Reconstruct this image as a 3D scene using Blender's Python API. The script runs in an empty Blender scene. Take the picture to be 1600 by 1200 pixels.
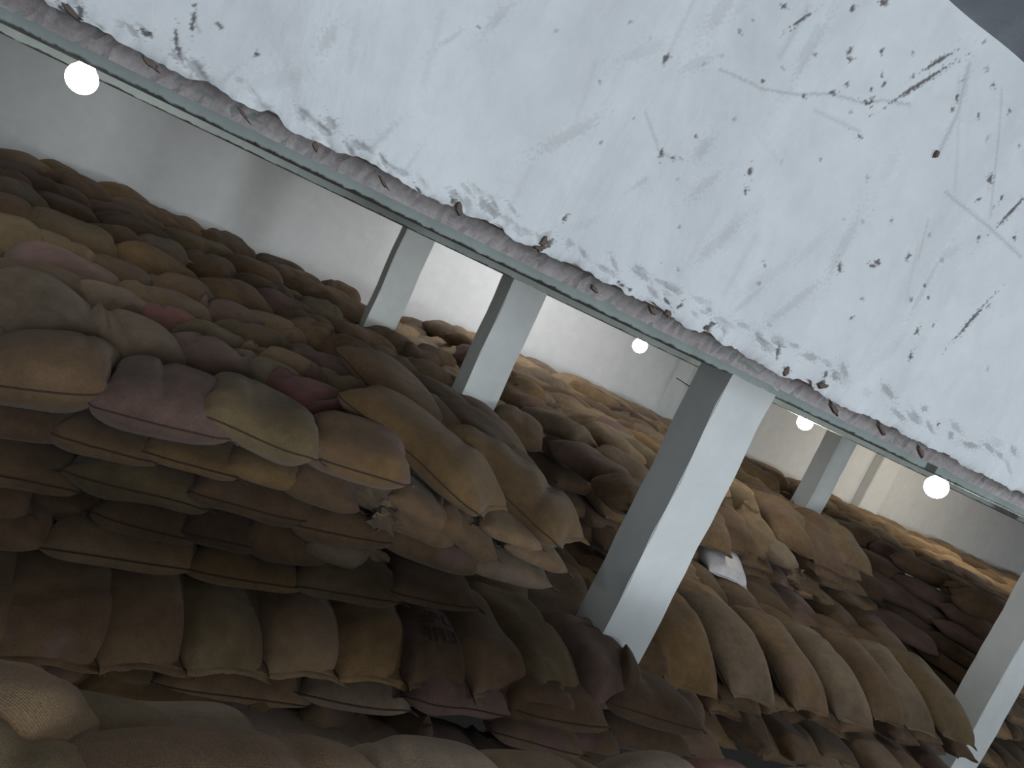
import bpy, bmesh, math, random
import numpy as np
from mathutils import Matrix, Vector

random.seed(7); RNG = np.random.default_rng(11)
S = bpy.context.scene
COL = S.collection
EZ = 2.9                                    # eye height above the chamber floor

# ------------------------------------------------------------------ camera, world, lights
ROLL, PITCH, YAW, FPX = math.radians(25.08), math.radians(5.84), math.radians(23.2), 1200.0
fwd = np.array([math.sin(YAW)*math.cos(PITCH), math.cos(YAW)*math.cos(PITCH), -math.sin(PITCH)])
rgt = np.array([math.cos(YAW), -math.sin(YAW), 0.0]); upv = np.cross(rgt, fwd)
ex = math.cos(ROLL)*rgt + math.sin(ROLL)*upv
ey = -math.sin(ROLL)*rgt + math.cos(ROLL)*upv
cam = bpy.data.cameras.new('camera'); camo = bpy.data.objects.new('camera', cam); COL.objects.link(camo)
cam.sensor_width = 36.0; cam.lens = 36.0*FPX/1600.0; cam.clip_start = 0.02; cam.clip_end = 100
m = Matrix(((ex[0], ey[0], -fwd[0], 0), (ex[1], ey[1], -fwd[1], 0), (ex[2], ey[2], -fwd[2], EZ), (0, 0, 0, 1)))
camo.matrix_world = m
S.camera = camo
S.view_settings.view_transform = 'Standard'; S.view_settings.look = 'None'
S.view_settings.exposure = 0.0; S.view_settings.gamma = 1.0
try: S.view_settings.use_curve_mapping = False
except Exception: pass

W = bpy.data.worlds.new('world'); S.world = W; W.use_nodes = True
bg = W.node_tree.nodes['Background']; bg.inputs[0].default_value = (0.62, 0.74, 0.9, 1); bg.inputs[1].default_value = 0.10

def area(name, loc, tgt, sx, sy, power, col):
    L = bpy.data.lights.new(name, 'AREA'); L.shape = 'RECTANGLE'; L.size = sx; L.size_y = sy; L.energy = power; L.color = col
    o = bpy.data.objects.new(name, L); COL.objects.link(o); o.location = (loc[0], loc[1], loc[2]+EZ)
    d = Vector((tgt[0]-loc[0], tgt[1]-loc[1], tgt[2]-loc[2])); o.rotation_euler = d.to_track_quat('-Z', 'Y').to_euler()
    return o
# daylight through the loading window and the doorway of the gallery behind the camera
area('window_daylight', (1.0, -7.0, 0.40), (2.2, 2.0, 0.1), 6.0, 1.9, 415, (0.88, 0.94, 1.0))
area('doorway_daylight', (10.5, -8.0, -0.55), (3.0, 10.0, -0.6), 1.6, .8, 400, (0.9, 0.95, 1.0))
# added fill light under the gallery ceiling, lifts the nearest sacks
area('fill_light_gallery', (1.2, -2.4, 1.36), (1.2, -1.8, -1.0), 3.0, .15, 19, (0.95, 0.97, 1.0))
area('fill_light_left', (-1.8, 8.9, 0.74), (-1.8, 9.6, 0.0), 2.0, .12, 6, (0.90, 0.95, 1.0))  # added unseen fill, lifts the left part of the back wall
# added fill lights hidden above the beam's lower edge, brighten back wall and stacks
area('fill_light_middle', (3.8, 8.9, 0.74), (3.8, 9.6, 0.0), 2.4, .12, 32, (0.97, 0.97, 1.0))
area('fill_light_right', (12.0, 8.2, 0.74), (12.0, 8.7, 0.0), 3.0, .12, 42, (1.0, 0.90, 0.74))

def srgb(r, g, b):
    f = lambda c: (c/255/12.92) if c/255 <= 0.04045 else ((c/255+0.055)/1.055)**2.4
    return (f(r), f(g), f(b))

# ------------------------------------------------------------------ materials
def nodes(mat): return mat.node_tree.nodes, mat.node_tree.links
def new_mat(name):
    mt = bpy.data.materials.new(name); mt.use_nodes = True
    return mt, mt.node_tree.nodes, mt.node_tree.links, mt.node_tree.nodes['Principled BSDF']
def mixcol(N, Lk, fac, a, b, mode='MIX'):
    x = N.new('ShaderNodeMix'); x.data_type = 'RGBA'; x.blend_type = mode
    for sock, v in ((x.inputs[0], fac), (x.inputs[6], a), (x.inputs[7], b)):
        if hasattr(v, 'links'): Lk.new(v, sock)
        else: sock.default_value = v if not isinstance(v, tuple) else (*v[:3], 1)
    return x.outputs[2]
def noise(N, Lk, scale, detail=3, rough=.55, vec=None, dist=0.0):
    n = N.new('ShaderNodeTexNoise'); n.inputs['Scale'].default_value = scale; n.inputs['Detail'].default_value = detail
    n.inputs['Roughness'].default_value = rough; n.inputs['Distortion'].default_value = dist
    if vec is not None: Lk.new(vec, n.inputs['Vector'])
    return n.outputs['Fac']
def ramp(N, Lk, src, p0, p1, c0=(0, 0, 0), c1=(1, 1, 1)):
    r = N.new('ShaderNodeValToRGB'); r.color_ramp.elements[0].position = p0; r.color_ramp.elements[1].position = p1
    r.color_ramp.elements[0].color = (*c0, 1); r.color_ramp.elements[1].color = (*c1, 1)
    Lk.new(src, r.inputs[0]); return r.outputs[0]
def bump(N, Lk, h, strength, dist, prev=None):
    b = N.new('ShaderNodeBump'); b.inputs['Strength'].default_value = strength; b.inputs['Distance'].default_value = dist
    Lk.new(h, b.inputs['Height'])
    if prev is not None: Lk.new(prev, b.inputs['Normal'])
    return b.outputs[0]
def math_node(N, Lk, op, a, b):
    x = N.new('ShaderNodeMath'); x.operation = op
    for sock, v in ((x.inputs[0], a), (x.inputs[1], b)):
        if hasattr(v, 'links'): Lk.new(v, sock)
        else: sock.default_value = v
    return x.outputs[0]

def plain(name, col, rough=.8, emit=None, estr=0):
    mt, N, Lk, P = new_mat(name); geo = N.new('ShaderNodeNewGeometry')
    n = noise(N, Lk, 40, 3, .6, geo.outputs['Position'])
    Lk.new(mixcol(N, Lk, .5, (*col, 1), ramp(N, Lk, n, .3, .7, (.75, .75, .75), (1.2, 1.2, 1.2)), 'MULTIPLY'), P.inputs['Base Color'])
    P.inputs['Roughness'].default_value = rough
    if emit: P.inputs['Emission Color'].default_value = (*emit, 1); P.inputs['Emission Strength'].default_value = estr
    return mt
def jute_material(name, stain=True, gloss=.95, sheen=.16):
    mt, N, Lk, P = new_mat(name)
    oi = N.new('ShaderNodeObjectInfo'); tc = N.new('ShaderNodeTexCoord'); uv = N.new('ShaderNodeUVMap'); uv.uv_map = 'UVMap'
    add = N.new('ShaderNodeVectorMath'); add.operation = 'ADD'
    cmb = N.new('ShaderNodeCombineXYZ')
    for i in range(3): Lk.new(math_node(N, Lk, 'MULTIPLY', oi.outputs['Random'], 37.0+i*11), cmb.inputs[i])
    Lk.new(tc.outputs['Object'], add.inputs[0]); Lk.new(cmb.outputs[0], add.inputs[1]); v = add.outputs[0]
    big = noise(N, Lk, 3.2, 3, .55, v); mid = noise(N, Lk, 18, 4, .6, v); fine = noise(N, Lk, 240, 2, .5, v)
    c = mixcol(N, Lk, .75, oi.outputs['Color'], ramp(N, Lk, big, .3, .72, (.62, .60, .58), (1.25, 1.22, 1.18)), 'MULTIPLY')
    c = mixcol(N, Lk, .6, c, ramp(N, Lk, mid, .3, .7, (.7, .7, .7), (1.2, 1.2, 1.2)), 'MULTIPLY')
    c = mixcol(N, Lk, .5, c, ramp(N, Lk, fine, .3, .7, (.65, .65, .65), (1.3, 1.3, 1.3)), 'MULTIPLY')
    if stain:
        st = noise(N, Lk, 2.1, 2, .5, v, .6)
        sel = ramp(N, Lk, st, .58, .72)
        on = ramp(N, Lk, oi.outputs['Random'], .52, .56)
        f = math_node(N, Lk, 'MULTIPLY', sel, on); f = math_node(N, Lk, 'MULTIPLY', f, .45)
        c = mixcol(N, Lk, f, c, (.16, .098, .112))
    Lk.new(c, P.inputs['Base Color']); P.inputs['Roughness'].default_value = gloss
    P.inputs['Specular IOR Level'].default_value = .15
    P.inputs['Sheen Weight'].default_value = sheen; P.inputs['Sheen Roughness'].default_value = .45
    P.inputs['Sheen Tint'].default_value = (.9, .85, .8, 1)
    wv = []
    for ax in ('X', 'Y'):
        w = N.new('ShaderNodeTexWave'); w.wave_type = 'BANDS'; w.bands_direction = ax; w.inputs['Scale'].default_value = 75
        w.inputs['Distortion'].default_value = 1.2; w.inputs['Detail'].default_value = 1
        Lk.new(uv.outputs[0], w.inputs['Vector']); wv.append(w.outputs['Fac'])
    weave = math_node(N, Lk, 'MULTIPLY', wv[0], wv[1])
    b = bump(N, Lk, weave, .35, .004)
    b = bump(N, Lk, mid, .35, .012, b); b = bump(N, Lk, fine, .3, .003, b)
    Lk.new(b, P.inputs['Normal'])
    return mt
M_JUTE = jute_material('jute_weave')
M_HEM = jute_material('jute_hem', False)
def plastic_sack():
    mt, N, Lk, P = new_mat('woven_plastic')
    oi = N.new('ShaderNodeObjectInfo'); tc = N.new('ShaderNodeTexCoord'); n = noise(N, Lk, 14, 3, .5, tc.outputs['Object'])
    c = mixcol(N, Lk, .6, oi.outputs['Color'], ramp(N, Lk, n, .3, .7, (.75, .75, .78), (1.1, 1.1, 1.1)), 'MULTIPLY')
    Lk.new(c, P.inputs['Base Color']); P.inputs['Roughness'].default_value = .45
    Lk.new(bump(N, Lk, n, .4, .01), P.inputs['Normal']); return mt
M_WHITE = plastic_sack()
def twine():
    mt, N, Lk, P = new_mat('twine'); tc = N.new('ShaderNodeTexCoord')
    n = noise(N, Lk, 120, 2, .5, tc.outputs['Object'])
    Lk.new(ramp(N, Lk, n, .3, .7, (.13, .085, .05), (.30, .22, .13)), P.inputs['Base Color']); P.inputs['Roughness'].default_value = .9
    return mt
M_TWINE = twine()
M_SEAM = plain('dark_stitching', (.045, .03, .02), .95)
def plaster(name, col, dirt=.35, bumpy=.25, scale=1.0, wear=False, mottled=(.86, 1.06), sd=(.24, .22, .2)):
    mt, N, Lk, P = new_mat(name); geo = N.new('ShaderNodeNewGeometry'); pos = geo.outputs['Position']
    mp = N.new('ShaderNodeMapping'); mp.inputs['Scale'].default_value = (1.0, 1.0, .35); Lk.new(pos, mp.inputs['Vector'])
    a = noise(N, Lk, 2.2*scale, 5, .6, mp.outputs[0], .7); b = noise(N, Lk, 11*scale, 5, .6, pos, .4); s = noise(N, Lk, 26*scale, 3, .6, pos)
    c = mixcol(N, Lk, 1.0, (*col, 1), ramp(N, Lk, a, .3, .7, (mottled[0],)*3, (mottled[1],)*3), 'MULTIPLY')
    c = mixcol(N, Lk, .35, c, ramp(N, Lk, b, .3, .7, (.85, .86, .88), (1.08, 1.08, 1.07)), 'MULTIPLY')
    sp = math_node(N, Lk, 'MULTIPLY', ramp(N, Lk, s, .70, .76), ramp(N, Lk, noise(N, Lk, 3.1*scale, 2, .5, pos), .52, .62))
    c = mixcol(N, Lk, math_node(N, Lk, 'MULTIPLY', sp, dirt), c, sd)
    if wear:
        at = N.new('ShaderNodeAttribute'); at.attribute_name = 'wear'
        c = mixcol(N, Lk, at.outputs['Fac'], c, (.06, .052, .048))
    Lk.new(c, P.inputs['Base Color']); P.inputs['Roughness'].default_value = .8; P.inputs['Specular IOR Level'].default_value = .2
    nb = bump(N, Lk, a, bumpy, .05); nb = bump(N, Lk, b, bumpy, .012, nb)
    Lk.new(nb, P.inputs['Normal']); return mt
M_PLASTER = plaster('whitewashed_plaster', (.70, .74, .765), .35, .42, 1.0, True)
M_WALL = plaster('wall_whitewash', (.77, .785, .78),   .0, .08, .5, False, (.93, 1.04))
M_COLUMN = plaster('column_limewash', (.74, .785, .78), .12, .06, .7, False, (.93, 1.04))
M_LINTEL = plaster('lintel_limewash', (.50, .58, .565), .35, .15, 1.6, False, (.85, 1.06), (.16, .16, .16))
M_CEIL = plaster('ceiling_concrete', (.30, .32, .35), .4, .2, 1.2, False, (.85, 1.08))
def concrete():
    mt, N, Lk, P = new_mat('bare_concrete'); geo = N.new('ShaderNodeNewGeometry'); pos = geo.outputs['Position']
    mp = N.new('ShaderNodeMapping'); mp.inputs['Scale'].default_value = (.25, 1.6, 1.0); Lk.new(pos, mp.inputs['Vector'])
    a = noise(N, Lk, 14, 5, .65, mp.outputs[0], .5); b = noise(N, Lk, 60, 4, .6, pos)
    c = ramp(N, Lk, a, .3, .68, (.62, .58, .59), (.86, .83, .84))
    c = mixcol(N, Lk, .5, c, ramp(N, Lk, b, .3, .7, (.75, .75, .75), (1.15, 1.15, 1.15)), 'MULTIPLY')
    Lk.new(c, P.inputs['Base Color']); P.inputs['Roughness'].default_value = .9
    Lk.new(bump(N, Lk, b, .5, .01, bump(N, Lk, a, .5, .02)), P.inputs['Normal']); return mt
M_CONC = concrete()
M_CHIP = plain('dark_plaster_chip', (.035, .028, .025), .95)
M_CHIP2 = plain('brown_plaster_chip', (.13, .10, .085), .95)
M_FLOOR = plain('floor_concrete', (.15, .14, .13), .9)
M_BLACK = plain('black_plastic', (.02, .02, .022), .5)

# ------------------------------------------------------------------ small mesh helpers
def link(name, me, mat=None, parent=None):
    o = bpy.data.objects.new(name, me); COL.objects.link(o)
    if mat: me.materials.append(mat)
    if parent: o.parent = parent
    return o
def mesh_from(name, verts, faces, smooth=True):
    me = bpy.data.meshes.new(name); me.from_pydata([tuple(v) for v in verts], [], faces); me.update()
    if smooth: me.polygons.foreach_set('use_smooth', [True]*len(me.polygons))
    return me
def box_bm(bm, x0, x1, y0, y1, z0, z1):
    vs = [bm.verts.new((x, y, z+EZ)) for x in (x0, x1) for y in (y0, y1) for z in (z0, z1)]
    for f in ((0, 1, 3, 2), (4, 6, 7, 5), (0, 4, 5, 1), (2, 3, 7, 6), (0, 2, 6, 4), (1, 5, 7, 3)): bm.faces.new([vs[i] for i in f])
def box(name, b, mat, bevel=0.0, parent=None):
    bm = bmesh.new(); box_bm(bm, *b); bmesh.ops.recalc_face_normals(bm, faces=bm.faces)
    if bevel: bmesh.ops.bevel(bm, geom=list(bm.edges), offset=bevel, segments=2, affect='EDGES')
    me = bpy.data.meshes.new(name); bm.to_mesh(me); bm.free()
    return link(name, me, mat, parent)
def struct(o, label=None):
    o['kind'] = 'structure'
    if label: o['label'] = label
    return o

# ------------------------------------------------------------------ the setting
def ray(x, y): return ((x-800)/FPX)*ex - ((y-600)/FPX)*ey + fwd
def at_z(x, y, z): d = ray(x, y); return d*(z/d[2])
def at_y(x, y, Y): d = ray(x, y); return d*(Y/d[1])
def at_x(x, y, X): d = ray(x, y); return d*(X/d[0])

struct(box('floor', (-5, 21, -12, 11, -3.0, -2.9), M_FLOOR))
struct(box('wall_back', (-5, 21, 10.75, 11, -2.9, 1.0), M_WALL))
struct(box('wall_left', (-5, -4.6, 2.4, 10.75, -2.9, 1.0), M_WALL))
struct(box('wall_right', (20.6, 21, 2.4, 10.75, -2.9, 1.0), M_WALL))
struct(box('ceiling', (-5, 21, 2.45, 11, 0.8, 1.0), M_WALL))
struct(box('ceiling', (-5, 21, -12, 2.6, 1.42, 1.6), M_CEIL)).name = 'ceiling_gallery'
struct(box('trim_1', (12.0, 12.5, 10.55, 10.75, -2.9, .8), M_WALL, .01), 'shallow whitewashed pilaster on the back wall')

def column(name, x0, x1, y0, y1, label, top=.8):
    bm = bmesh.new(); n = 26; ring = []
    for i in range(n+1):
        z = -2.9 + (top+2.9)*i/n; d = .004*math.sin(i*1.3+x0*7); e = .004*math.sin(i*.9+y0*5)
        ring.append([bm.verts.new((x+d, y+e, z+EZ)) for x, y in ((x0, y0), (x1, y0), (x1, y1), (x0, y1))])
    for i in range(n):
        for k in range(4): bm.faces.new((ring[i][k], ring[i][(k+1) % 4], ring[i+1][(k+1) % 4], ring[i+1][k]))
    bm.faces.new(ring[0][::-1]); bm.faces.new(ring[-1])
    ed = [e for e in bm.edges if abs(e.verts[0].co.z-e.verts[1].co.z) > .05]
    bmesh.ops.bevel(bm, geom=ed, offset=.006, segments=2, affect='EDGES')
    me = bpy.data.meshes.new(name); bm.to_mesh(me); bm.free()
    o = link(name, me, M_COLUMN); return struct(o, label)
COLUMNS = [(2.37, 2.665, 3.1, 3.38, 'tall square whitewashed column nearest the camera'),
           (2.01, 2.31, 5.5, 5.78, 'square whitewashed column between left and middle stacks, behind the tall one'),
           (1.60, 1.92, 7.9, 8.18, 'small distant whitewashed column at the rear of the left stack'),
           (8.12, 8.42, 7.9, 8.2, 'whitewashed column between the middle and right stacks'),
           (7.15, 7.5, 10.3, 10.75, 'whitewashed column standing against the back wall'),
           (8.13, 8.5, 4.68, 5.0, 'whitewashed column cut by the right edge of the photo')]
for c in COLUMNS: column('column', *c)

# front beam: bare concrete core with a peeling whitewashed plaster skin
X0, X1 = -3.4, 9.5
def noise1(x, seed=0):
    r = np.random.default_rng(seed); v = 0
    for k in range(1, 8):
        v = v + np.sin(x*(2.1*k**1.35)+r.uniform(0, 6.28))/k**.9
    return v
def front_beam():
    """apron slab in front, and behind it the recessed bare concrete band above the lintel"""
    nx, nz = 500, 9
    xs = np.linspace(X0, X1, nx); zs = np.linspace(.15, .46, nz); V = []; F = []
    r = np.random.default_rng(3)
    for i, x in enumerate(xs):
        for j, z in enumerate(zs): V.append((x, 3.093+.006*math.sin(x*5+j*1.9)+.004*r.standard_normal(), z+EZ))
    for i in range(nx-1):
        for j in range(nz-1): F.append((i*nz+j, (i+1)*nz+j, (i+1)*nz+j+1, i*nz+j+1))
    def bx(x0, x1, y0, y1, z0, z1):
        b = len(V); V.extend((x, y, z+EZ) for x in (x0, x1) for y in (y0, y1) for z in (z0, z1))
        F.extend(tuple(b+k for k in f) for f in ((0, 1, 3, 2), (4, 6, 7, 5), (0, 4, 5, 1), (2, 3, 7, 6), (0, 2, 6, 4), (1, 5, 7, 3)))
    bx(X0, X1, 2.088, 2.17, .162, 1.42); bx(X0, X1, 2.17, 3.12, .44, .62)
    o = link('beam', mesh_from('beam', V, F, False), M_CONC)
    struct(o, 'deep concrete beam with whitewashed plaster apron and bare band under it')
    return o
BEAM = front_beam()
def edge_z(x): return .149 + .003*noise1(np.asarray(x)*1.7, 5) + .003*noise1(np.asarray(x)*9, 6)
def plaster_face():
    nz = 250
    xs = np.concatenate([np.linspace(X0, -.95, 60)[:-1], np.linspace(-.95, 3.7, 1060), np.linspace(3.7, X1, 90)[1:]]); nx = len(xs); V = np.zeros((nx, nz, 3))
    e = edge_z(xs)
    r = np.random.default_rng(8)
    for k in range(26):                                     # flakes broken off along the arris
        xc = r.uniform(-.8, 3.6); wd = r.uniform(.015, .06); e += r.uniform(.003, .014)*np.exp(-((xs-xc)/wd)**4)
    tz = np.linspace(0, 1, nz)**1.5
    Z = e[:, None] + (1.43-e[:, None])*tz[None, :]; X = np.repeat(xs[:, None], nz, 1)
    Y = np.full_like(X, 2.065)
    for k in range(60):                                     # trowel waves
        a, b, ph = r.normal(0, 5), r.normal(0, 4), r.uniform(0, 6.28); Y += .0016*np.sin(a*X+b*Z+ph)
    for k in range(30):                                     # lumps and dents in the coat
        xc, zc, w1, w2, an = r.uniform(-1, 4), r.uniform(.15, 1.4), r.uniform(.04, .2), r.uniform(.015, .05), r.uniform(0, 3.14)
        u = (X-xc)*math.cos(an)+(Z-zc)*math.sin(an); v = -(X-xc)*math.sin(an)+(Z-zc)*math.cos(an)
        Y += r.choice([-1, 1])*r.uniform(.003, .008)/(1+((u/w1)**2+(v/w2)**2)**2)
    Y += .012*np.exp(-(Z-e[:, None])/.02)*(1+.5*noise1(X*8, 9))  # edge curls back to the core
    wear = np.zeros_like(X)                                 # soiling: dark knocks, scratches, hairline cracks, smears
    def pix(px, py): p = at_y(px, py, 2.065); return p[0], p[2], np.linalg.norm(p)/FPX
    rough = .22*np.sin(X*310+9*np.sin(Z*170))+.22*np.sin(Z*290+7*np.sin(X*210))
    def mark(px, py, a, b, an, k=1.0, dent=.004):
        x, z, u_ = pix(px, py); a, b = a*u_, b*u_; R_ = max(a, b)*2.2
        i0, i1 = np.searchsorted(xs, x-R_), np.searchsorted(xs, x+R_)
        sx, sz = X[i0:i1]-x, Z[i0:i1]-z
        u = (sx*math.cos(an)+sz*math.sin(an))/a; v = (-sx*math.sin(an)+sz*math.cos(an))/b
        d = u*u+v*v; f = np.clip(1.55-d*(1+rough[i0:i1]*2.0), 0, 1)*k
        wear[i0:i1] = np.maximum(wear[i0:i1], f); Y[i0:i1] += dent*np.exp(-d)
    def stroke(pts, wd, k):
        for (x0, y0), (x1, y1) in zip(pts[:-1], pts[1:]):
            ax, az, ua = pix(x0, y0); bx_, bz, _ = pix(x1, y1); w_ = wd*ua; R_ = w_*4
            i0, i1 = np.searchsorted(xs, min(ax, bx_)-R_), np.searchsorted(xs, max(ax, bx_)+R_)
            dx, dz = bx_-ax, bz-az; l2 = dx*dx+dz*dz; t = np.clip(((X[i0:i1]-ax)*dx+(Z[i0:i1]-az)*dz)/l2, 0, 1)
            d = np.hypot(X[i0:i1]-ax-t*dx, Z[i0:i1]-az-t*dz)/w_*(1+rough[i0:i1]*1.3)
            wear[i0:i1] = np.maximum(wear[i0:i1], np.exp(-d*d)*k); Y[i0:i1] += .002*np.exp(-d*d)*k
    for m_ in MARKS: mark(m_[0], m_[1], max(m_[2]*.8, 2.2), max(m_[3]*(.8 if m_[3] < 14 else 1), 2.2), m_[4], .85)
    for p_, w_, k_ in CRACKS: stroke(p_, w_*.8, k_*.75)
    for _ in range(70):
        px, py = r.uniform(700, 1600), r.uniform(0, 640)
        if py < .485*px-60: mark(px, py, r.uniform(1.6, 3), r.uniform(1.6, 3.4), r.uniform(0, 3), r.uniform(.2, .65), .002)
    for _ in range(60):                                     # faint grey smears
        px, py = r.uniform(0, 1600), r.uniform(0, 700)
        if py < .485*px-20: mark(px, py, r.uniform(3, 12), r.uniform(14, 50), r.uniform(-.9, .1), r.uniform(.06, .16), .002)
    for _ in range(110):                                    # grime along the broken lower edge
        px = r.uniform(0, 1600); py = .4836*px-29-r.uniform(0, 34)
        mark(px, py, r.uniform(5, 16), r.uniform(2, 6), r.uniform(-.7, .2), r.uniform(.1, .45), .006)
    V[..., 0] = X; V[..., 1] = np.minimum(Y, 2.086); V[..., 2] = Z+EZ
    vs = V.reshape(-1, 3); idx = np.arange(nx*nz).reshape(nx, nz)
    F = np.stack([idx[:-1, :-1], idx[1:, :-1], idx[1:, 1:], idx[:-1, 1:]], -1).reshape(-1, 4).tolist()
    # lip going back under the plaster edge
    b = nx*nz; lip = np.stack([xs, np.full(nx, 2.1), e+.015+EZ], 1); vs = np.vstack([vs, lip])
    F += [(b+i, b+i+1, int(idx[i+1, 0]), int(idx[i, 0])) for i in range(nx-1)]
    me = mesh_from('plaster_face', vs, F)
    at = me.attributes.new('wear', 'FLOAT', 'POINT'); at.data.foreach_set('value', np.r_[wear.reshape(-1), np.full(nx, .5)].astype(np.float32))
    return link('plaster_face', me, M_PLASTER, BEAM)
MARKS = [(228, 52, 8, 5, .2), (124, 17, 5, 8, .3), (104, 20, 16, 4, -.3), (246, 108, 9, 4, .2), (226, 100, 7, 3, -.4), (148, 48, 5, 3, 0), (492, 225, 4, 9, .5), (521, 240, 5, 4, 0),
         (858, 381, 4, 11, -.3), (1040, 92, 4, 8, -.2), (1109, 512, 4, 9, .1), (1114, 505, 7, 3, 0), (1213, 550, 3, 12, .35), (1228, 577, 7, 4, -.4), (1284, 600, 7, 7, 0), (1290, 585, 4, 7, .2),
         (1382, 3, 7, 5, .3), (1333, 12, 4, 5, 0), (1328, 80, 3, 8, -.3), (1328, 92, 7, 3, .1), (1378, 80, 3, 5, .4), (1225, 10, 5, 2, .2), (1253, 30, 3, 16, -.5), (1300, 145, 6, 3, .2), (1253, 151, 4, 3, 0), (1189, 126, 3, 2.5, 0),
         (1354, 160, 9, 2.5, 0), (1362, 157, 3, 4, -.3), (1442, 130, 2, 46, -.62), (1470, 95, 1.5, 22, -.62), (1488, 171, 2.5, 4, .2), (1497, 152, 3, 6, .4), (1550, 133, 3, 3, 0), (1576, 174, 3, 3, 0), (1526, 180, 2, 2, 0),
         (1315, 418, 4, 8, .5), (1376, 411, 5, 4, 0), (1368, 416, 7, 2, .2), (1439, 519, 3.5, 5, .2), (1333, 497, 3, 2.5, 0), (1521, 500, 2, 26, -.3), (1424, 402, 3, 6, -.3), (1170, 268, 4, 8, .3), (1164, 298, 3, 4, 0), (1550, 280, 5, 6, 0), (1533, 312, 4, 3, 0),
         (1586, 330, 2, 26, -.35), (1570, 310, 3, 4, .2), (1590, 372, 3, 3, 0), (1428, 557, 3, 6, 0), (1535, 372, 3, 4, 0), (1087, 213, 2, 2, 0), (1345, 214, 5, 2, 0), (882, 340, 2, 8, -.3), (275, 62, 1.5, 14, .35), (280, 80, 2, 8, .2), (302, 30, 1.5, 14, .2), (343, 40, 4, 3, 0), (400, 84, 3, 4, 0),
         (1033, 240, 2, 8, .3), (1052, 246, 5, 2.5, .4), (1322, 132, 2, 2, 0), (1361, 139, 2, 3, 0), (1378, 118, 2, 2, 0), (1382, 131, 2, 6, 0), (1430, 118, 2, 2, 0), (1452, 448, 2, 2, 0), (1457, 466, 2, 2, 0), (1465, 663, 2, 2, 0), (713, 322, 5, 9, .5), (708, 314, 3, 9, .4), (672, 312, 8, 4, .4), (1392, 722, 6, 3, -.2),
         (655, 298, 10, 3, -.5), (970, 445, 6, 3, 0), (982, 452, 4, 3, 0), (965, 440, 4, 2, 0), (1060, 478, 3, 8, -.3), (1040, 470, 9, 3, -.4), (1290, 655, 12, 3, -.4), (1330, 672, 14, 3, -.5), (1400, 688, 10, 4, -.4), (1345, 655, 8, 2.5, -.5)]
CRACKS = [([(1125, 108), (1190, 140), (1240, 148), (1300, 147), (1352, 162), (1378, 156), (1425, 163)], 2.2, .4), ([(1270, 172), (1345, 206)], 3, .22), ([(1480, 300), (1545, 350), (1600, 402)], 2.5, .35),
          ([(1008, 175), (1030, 236), (1056, 250)], 2.5, .3), ([(1516, 100), (1500, 165), (1484, 205), (1468, 240)], 4, .34), ([(1562, 140), (1558, 240), (1553, 340)], 2, .3), ([(1455, 345), (1440, 405)], 2, .28),
          ([(1085, 0), (1060, 50), (1040, 92)], 4, .16), ([(1262, 10), (1240, 50), (1215, 90)], 5, .2), ([(1280, 40), (1250, 90)], 5, .18), ([(830, 260), (790, 340)], 6, .1), ([(1180, 370), (1130, 460)], 7, .12), ([(1120, 330), (1060, 430)], 7, .1),
          ([(560, 20), (545, 110)], 6, .08), ([(690, 20), (660, 130)], 7, .1), ([(930, 100), (900, 190)], 6, .1), ([(1440, 380), (1420, 470)], 4, .12), ([(1500, 120), (1495, 300)], 3, .16), ([(270, 60), (300, 110), (290, 140)], 2, .4), ([(300, 20), (312, 50)], 2, .4)]
plaster_face()
def chips():
    r = np.random.default_rng(21)
    groups = {'dark': ([], []), 'brown': ([], [])}
    def blob(kind, px, py, a, b, ang, Y=2.056, jag=.35, n=11):
        V, F = groups[kind]; c = at_y(px, py, Y); k = np.linalg.norm(c)/FPX; b0 = len(V)
        R = 1+jag*r.uniform(-1, 1, n)
        for dy, sc in ((0.0, .75), (.012, 1.0)):
            for i in range(n):
                t = 2*math.pi*i/n; u, v = a*k*R[i]*math.cos(t)*sc, b*k*R[i]*math.sin(t)*sc
                V.append((c[0]+u*math.cos(ang)-v*math.sin(ang), Y+dy, c[2]+u*math.sin(ang)+v*math.cos(ang)+EZ))
        F.append(tuple(b0+i for i in range(n)))
        for i in range(n): F.append((b0+i, b0+n+i, b0+n+(i+1) % n, b0+(i+1) % n))
    for px, py, a, b, an in [(845, 388, 14, 7, .4), (851, 378, 9, 12, -.2), (1466, 241, 5, 8, -.2), (493, 228, 6, 12, .4), (1105, 512, 7, 6, 0), (1288, 603, 14, 9, 0), (718, 326, 9, 14, .5), (112, 18, 20, 6, -.4), (236, 100, 18, 6, -.4),
                             (1020, 485, 14, 6, -.4), (1045, 490, 10, 8, 0), (930, 452, 12, 5, -.3), (380, 178, 20, 3, -.5), (600, 285, 20, 4, -.5), (1305, 640, 22, 6, -.5), (1380, 672, 22, 5, -.5), (1440, 705, 18, 5, -.5), (1230, 580, 8, 12, .4)]:
        blob('brown', px, py, a*.7, b*.7, an, 2.058)
    for k, mt in (('brown', M_CHIP2),):
        o = link('plaster_chip', mesh_from('plaster_chip', *groups[k], False), mt, BEAM); o['kind'] = 'stuff'
        o['label'] = 'brown broken plaster patches'
chips()
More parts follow.
